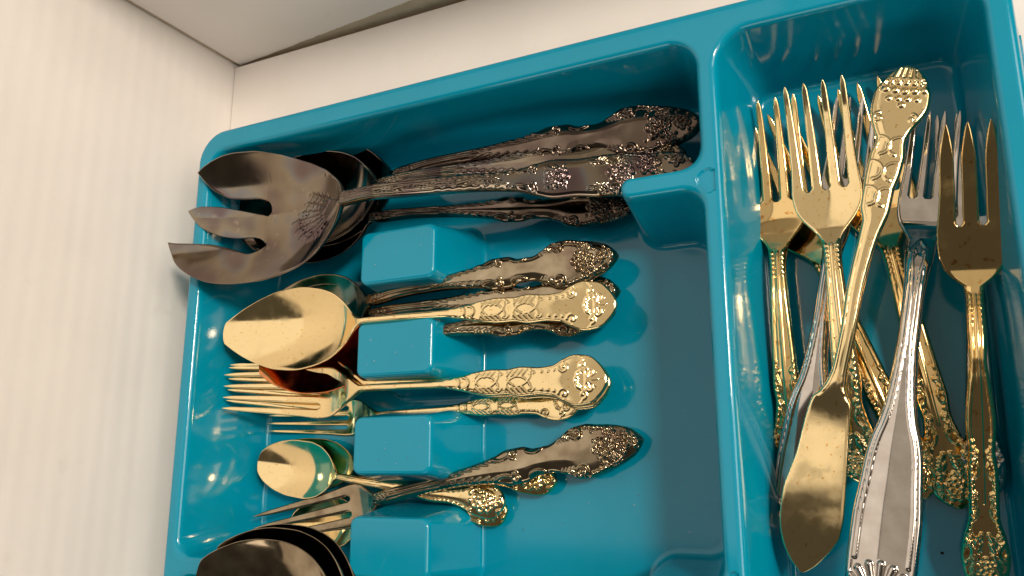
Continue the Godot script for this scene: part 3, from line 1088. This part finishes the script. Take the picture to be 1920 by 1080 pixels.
	for k in lion:
		k6.append([93.0 + k[0], 3.2 - k[1], 3.2 + k[1]])
	var r6 := rose_relief(k6, 93.0, 238.0, 12)
	for k in 6:
		r6.leaf(Vector2(112.0 + k * 9.0, 3.2 + 0.8 * sin(k * 2.0)), Vector2(120.0 + k * 9.0, 3.0 - 0.8 * sin(k * 2.0)), 2.0, 0.7)
	r6.flower(Vector2(186, 3.2), 4.6, 7, 1.0)
	r6.flower(Vector2(210, 3.0), 5.0, 8, 0.9)
	var spray := Relief.new(40.0, 94.0)
	# sprig embossed in the bowl near the neck
	for k in 7:
		var a := Vector2(90 - k * 0.5, 4.0 + k * 0.3)
		var b := Vector2(58 + 3.2 * absf(k - 3.0) , -6.0 + k * 4.0)
		spray.line(a, b, 1.2, 0.6, 1.3)
		spray.leaf(a.lerp(b, 0.35), b, 3.0, 1.4)
	for k in 14:
		spray.dab(58.0 + fmod(k * 7.3, 26.0), -12.0 + fmod(k * 5.1, 17.0), 0.7, 0.25)
	types.serving_fork = make_type({"L": 238.0,
		"prof": [[0, -1.0], [10, -0.5], [40, 0.0], [70, 1.0], [86, 3.5], [96, 6.5], [115, 10.0], [150, 9.0], [190, 4.0], [238, 0.0]],
		"thick": [[-4, 1.2], [60, 1.5], [86, 2.4], [96, 4.4], [120, 4.0], [170, 3.4], [238, 2.8]],
		"bowl": [46.0, 58.0, 48.0, 36.0, 14.0],
		"strips": [
			{"name": "tine", "keys": [[9.0, -20.8, -20.2], [11, -22.6, -17.2], [14.5, -24.6, -13.2], [18, -26.2, -11.0], [23.8, -27.9, -8.6], [30, -28.6, -8.2], [37.2, -28.6, -8.0], [41, -28.2, -7.0], [43.5, -27.8, -5.6], [45, -27.4, -2.6]], "rows": 60, "cols": 16, "r0": 0.4, "caps": false},
			{"name": "tine", "keys": [[3.4, -3.6, -2.6], [6, -4.8, 0.9], [10, -5.6, 4.8], [16.5, -5.4, 8.0], [23.3, -4.3, 10.0], [30, -2.9, 10.7], [36, -1.5, 10.6], [40, -0.6, 11.4], [43, 0.2, 13.2], [45, -2.0, 14.9]], "rows": 60, "cols": 16, "r0": 0.4, "caps": false},
			{"name": "tine", "keys": [[-3.0, 12.2, 12.9], [-1, 12.5, 16.6], [3, 12.6, 22.4], [8, 12.7, 26.6], [15.5, 13.1, 30.6], [24, 14.8, 33.6], [32, 17.4, 34.7], [37, 18.6, 34.9], [41, 17.6, 34.8], [45, 14.9, 34.6]], "rows": 60, "cols": 20, "r0": 0.4, "caps": false},
			{"name": "bowl", "keys": [[45, -27.4, 34.6], [52, -25.8, 33.9], [58, -23.8, 32.8], [64, -21.6, 31.2], [70, -19.2, 29.2], [75, -16.6, 26.6], [79, -14.4, 23.6], [83, -11.4, 20.0], [86.5, -8.6, 16.4], [89, -6.4, 13.2], [91, -3.8, 10.2], [93, 0.0, 6.4]], "rows": 90, "cols": 60, "relief": spray},
			{"name": "handle", "keys": k6, "rows": 360, "cols": 52, "r1": 6.0, "dome": 1.2, "relief": r6}]})

	# gold teaspoon with a rosette end
	var kt := sym([[46, 1.5], [70, 1.9], [86, 2.6], [95, 3.6], [102, 3.2], [108, 4.2], [114, 6.4], [119, 6.8], [123, 5.6], [125, 4.6]])
	var rt := Relief.new(46.0, 125.0)
	border(rt, kt, 47, 106, 0.6, 0.6, 0.4)
	rope(rt, kt, 84, 112, 0.9, 1.9, 0.8)
	rt.flower(Vector2(117, 0), 4.6, 7, 0.9)
	rng.seed = 77
	for k in 30:
		rt.dab(rng.randf_range(110, 124), rng.randf_range(-5.5, 5.5), rng.randf_range(0.5, 0.8), 0.6)
	types.teaspoon = make_type({"L": 125.0,
		"prof": [[0, 0], [26, -0.4], [40, 1.0], [50, 3.6], [66, 5.6], [95, 4.0], [125, -1.0]],
		"thick": [[0, 0.9], [38, 1.1], [48, 2.6], [70, 2.2], [125, 1.7]],
		"bowl": [27.0, 27.5, 20.5, 12.8, 4.3],
		"strips": [
			{"name": "bowl", "keys": sym([[0, 3.6], [0.6, 4.4], [3.0, 6.9], [7.0, 9.3], [13.0, 11.4], [20.0, 12.4], [27.0, 12.5], [33.0, 11.3], [38.0, 8.4], [41.5, 5.0], [44.0, 2.5], [46.0, 1.5]]), "rows": 70, "cols": 28, "r0": 1.2},
			{"name": "handle", "keys": kt, "rows": 220, "cols": 36, "r1": 4.0, "dome": 0.6, "relief": rt}]})

	# small gold fork with roped, ribbed handle
	var kr := sym([[56, 3.4], [62, 2.9], [72, 3.1], [86, 3.7], [96, 4.1], [104, 4.5], [110, 4.0], [117, 5.2], [124, 7.0], [130, 6.6], [135, 4.6], [137, 3.4]])
	types.ribbed_fork = make_type({"L": 137.0,
		"prof": [[0, 1.2], [12, -1.8], [28, -3.8], [40, -3.8], [50, -1.4], [60, 2.4], [74, 4.8], [100, 4.4], [120, 2.0], [137, -1.0]],
		"thick": [[0, 1.2], [38, 1.6], [52, 1.9], [62, 3.0], [90, 2.6], [137, 1.9]],
		"cup": [[0, 0.004], [38, 0.010], [50, 0.004], [56, 0.0]],
		"strips": tine_strips([[-9.0, -9.4], [-3.0, -3.1], [3.0, 3.1], [9.0, 9.4]], 38.0, 0.0, 1.95, 0.9, 1.05, 11.6, 3.0) + [
			{"name": "head", "keys": sym([[38, 11.6], [41, 11.4], [44.5, 10.6], [47.5, 9.2], [50, 7.4], [52.2, 5.6], [54, 4.3], [56, 3.4]]), "rows": 40, "cols": 24},
			{"name": "handle", "keys": kr, "rows": 250, "cols": 36, "r1": 4.5, "dome": 0.5, "relief": rib_relief(kr, 58.0, 137.0, 5)}]})

	# three-tined gold fork
	var kp := sym([[51, 2.9], [56, 2.6], [64, 2.7], [74, 2.5], [82, 3.3], [94, 4.2], [102, 3.7], [109, 4.3], [117, 4.3], [122, 4.3], [129, 5.9], [135, 6.8], [141, 6.0], [146, 4.4]])
	types.pastry_fork = make_type({"L": 146.0,
		"prof": [[0, 6.4], [14, 3.4], [28, 0.6], [40, -1.6], [47, -2.6], [52, -2.0], [59, 1.8], [74, 5.2], [105, 4.4], [128, 1.8], [146, -1.0]],
		"thick": [[0, 1.2], [32, 1.6], [46, 2.0], [56, 3.0], [90, 2.6], [146, 1.9]],
		"strips": tine_strips([[-6.6, -6.2], [0.1, 0.2], [6.6, 6.2]], 32.0, 0.0, 2.35, 1.9, 1.0, 9.9, 13.0) + [
			{"name": "head", "keys": sym([[32, 9.9], [36, 10.0], [40, 9.8], [43.5, 9.0], [46, 7.8], [48, 6.2], [49.6, 4.5], [51, 2.9]]), "rows": 40, "cols": 22},
			{"name": "handle", "keys": kp, "rows": 260, "cols": 36, "r1": 4.5, "dome": 0.5, "relief": rib_relief(kp, 54.0, 146.0, 6)}]})

	# silver fork with fiddle and shell handle
	var ks := sym([[46, 4.2], [49, 4.4], [54, 4.2], [60, 3.5], [70, 3.1], [80, 3.1], [90, 3.6], [100, 4.4], [106, 5.4], [112, 7.0], [117, 7.9], [125, 8.6], [135, 9.4], [145, 9.5], [155, 9.1], [161, 8.2]])
	types.shell_fork = make_type({"L": 161.0,
		"prof": [[0, 1.2], [12, -1.8], [28, -3.6], [38, -3.2], [46, 0.0], [58, 4.6], [74, 6.4], [104, 5.6], [130, 3.0], [161, 0.0]],
		"thick": [[0, 1.3], [30, 1.6], [44, 2.2], [56, 4.2], [90, 3.6], [120, 2.8], [161, 2.2]],
		"cup": [[0, 0.004], [30, 0.010], [42, 0.004], [46, 0.0]],
		"strips": tine_strips([[-6.9, -6.6], [-2.3, -2.2], [2.3, 2.2], [6.9, 6.6]], 30.0, 0.0, 1.5, 0.8, 0.8, 8.8, 3.0) + [
			{"name": "head", "keys": sym([[30, 8.8], [34, 8.7], [38, 8.0], [41, 6.6], [44, 4.9], [46, 4.2]]), "rows": 36, "cols": 22},
			{"name": "handle", "keys": ks, "rows": 300, "cols": 52, "r1": 6.0, "e1": 2.4, "dome": 1.3, "relief": shell_relief(ks, 47.0, 161.0)}]})

	# gold butter spreader
	var kb := [[55.5, -7.6, 4.0], [57.5, -6.0, 2.7], [60.2, -4.7, 1.7], [66, -3.6, 1.3], [76.6, -3.5, 1.3], [92, -4.2, 1.0], [103, -4.1, 1.5], [108, -4.0, 2.0], [112.6, -4.0, 2.8], [118, -5.5, 3.6], [124, -5.9, 3.5], [129.5, -6.2, 4.2], [135, -6.2, 4.4], [140.4, -5.4, 3.7], [144, -6.9, 4.5], [148.6, -8.7, 6.9], [153, -9.2, 8.1], [157.2, -9.2, 7.8], [160.6, -7.8, 6.4], [164, -6.2, 5.0], [167, -4.8, 3.4]]
	types.spreader = make_type({"L": 167.0,
		"prof": [[0, -3.0], [6, -1.6], [13, -0.4], [20, 0.0], [44, 0.3], [62, 1.4], [80, 3.2], [110, 4.2], [140, 2.8], [167, 0.0]],
		"thick": [[0, 0.8], [50, 1.5], [62, 3.2], [100, 3.2], [140, 2.6], [167, 2.0]],
		"strips": [
			{"name": "blade", "keys": [[0, -0.6, 0.8], [1.5, -2.4, 2.3], [3, -4.1, 3.6], [7.7, -7.3, 6.4], [11, -8.6, 8.0], [14.8, -9.6, 9.1], [19.4, -10.2, 9.1], [24, -10.5, 8.6], [30, -9.8, 7.8], [38, -8.8, 6.6], [46.5, -8.6, 5.4], [53.8, -8.0, 4.5], [55.5, -7.6, 4.0]], "rows": 60, "cols": 24, "r0": 0.5},
			{"name": "handle", "keys": kb, "rows": 300, "cols": 44, "r1": 5.0, "dome": 0.5, "relief": spreader_relief(kb, 58.0, 167.0)}]})

func crumb(at: Vector3, size: float, label: String) -> void:
	var st := SphereMesh.new()
	st.radial_segments = 10
	st.rings = 6
	var a := st.get_mesh_arrays()
	var v: PackedVector3Array = a[Mesh.ARRAY_VERTEX]
	for k in v.size():
		var q := v[k]
		v[k] = q * size * MM * (1.0 + 0.35 * sin(q.x * 9.0 + q.z * 7.0) * cos(q.y * 8.0)) * Vector3(1.3, 0.7, 1.0)
	a[Mesh.ARRAY_VERTEX] = v
	var m := ArrayMesh.new()
	m.add_surface_from_arrays(Mesh.PRIMITIVE_TRIANGLES, a)
	var o := MeshInstance3D.new()
	o.name = numbered("crumb")
	o.mesh = m
	o.material_override = M.crumb
	o.position = at * MM
	add_child(o, true)
	tag(o, label, "crumb")

# pale and dark specks lying on the moulded plastic
func dust() -> void:
	var st := SurfaceTool.new()
	st.begin(Mesh.PRIMITIVE_TRIANGLES)
	rng.seed = 2024
	var n := 0
	for k in 90:
		var p := Vector3(rng.randf_range(-164.0, -72.0), 2.02, rng.randf_range(-88.0, 26.0))
		if k % 4 == 1:
			p = Vector3(rng.randf_range(-208.0, -179.0), 35.02, BLOCK_Z[k % 3] + rng.randf_range(-8.0, 8.0))
		elif k % 4 == 2:
			p = Vector3(rng.randf_range(-44.0, 17.0), 2.02, rng.randf_range(-140.0, 45.0))
		var c := Color(0.34, 0.36, 0.35) if rng.randf() < 0.6 else Color(0.08, 0.07, 0.06)
		var r := rng.randf_range(0.08, 0.22)
		var q := Basis(Vector3.UP, rng.randf() * TAU)
		var s := Vector3(r * rng.randf_range(1.0, 2.6), r * 0.6, r)
		for v: Vector3 in [Vector3(1, 0, 0), Vector3(0, 0, 1), Vector3(-1, 0, 0), Vector3(0, 0, -1), Vector3(0, 1, 0)]:
			st.set_color(c)
			st.add_vertex((p + q * (v * s)) * MM)
		for f in [[0, 4, 1], [1, 4, 2], [2, 4, 3], [3, 4, 0]]:
			for i: int in [f[0], f[2], f[1]]:
				st.add_index(n + i)
		n += 5
	st.generate_normals()
	var m := StandardMaterial3D.new()
	m.vertex_color_use_as_albedo = true
	m.roughness = 0.9
	var o := MeshInstance3D.new()
	o.name = "dust"
	o.mesh = st.commit()
	o.material_override = m
	add_child(o)
	o.set_meta("kind", "stuff")
	tag(o, "tiny pale and dark dust specks scattered over the blue plastic tray", "dust")
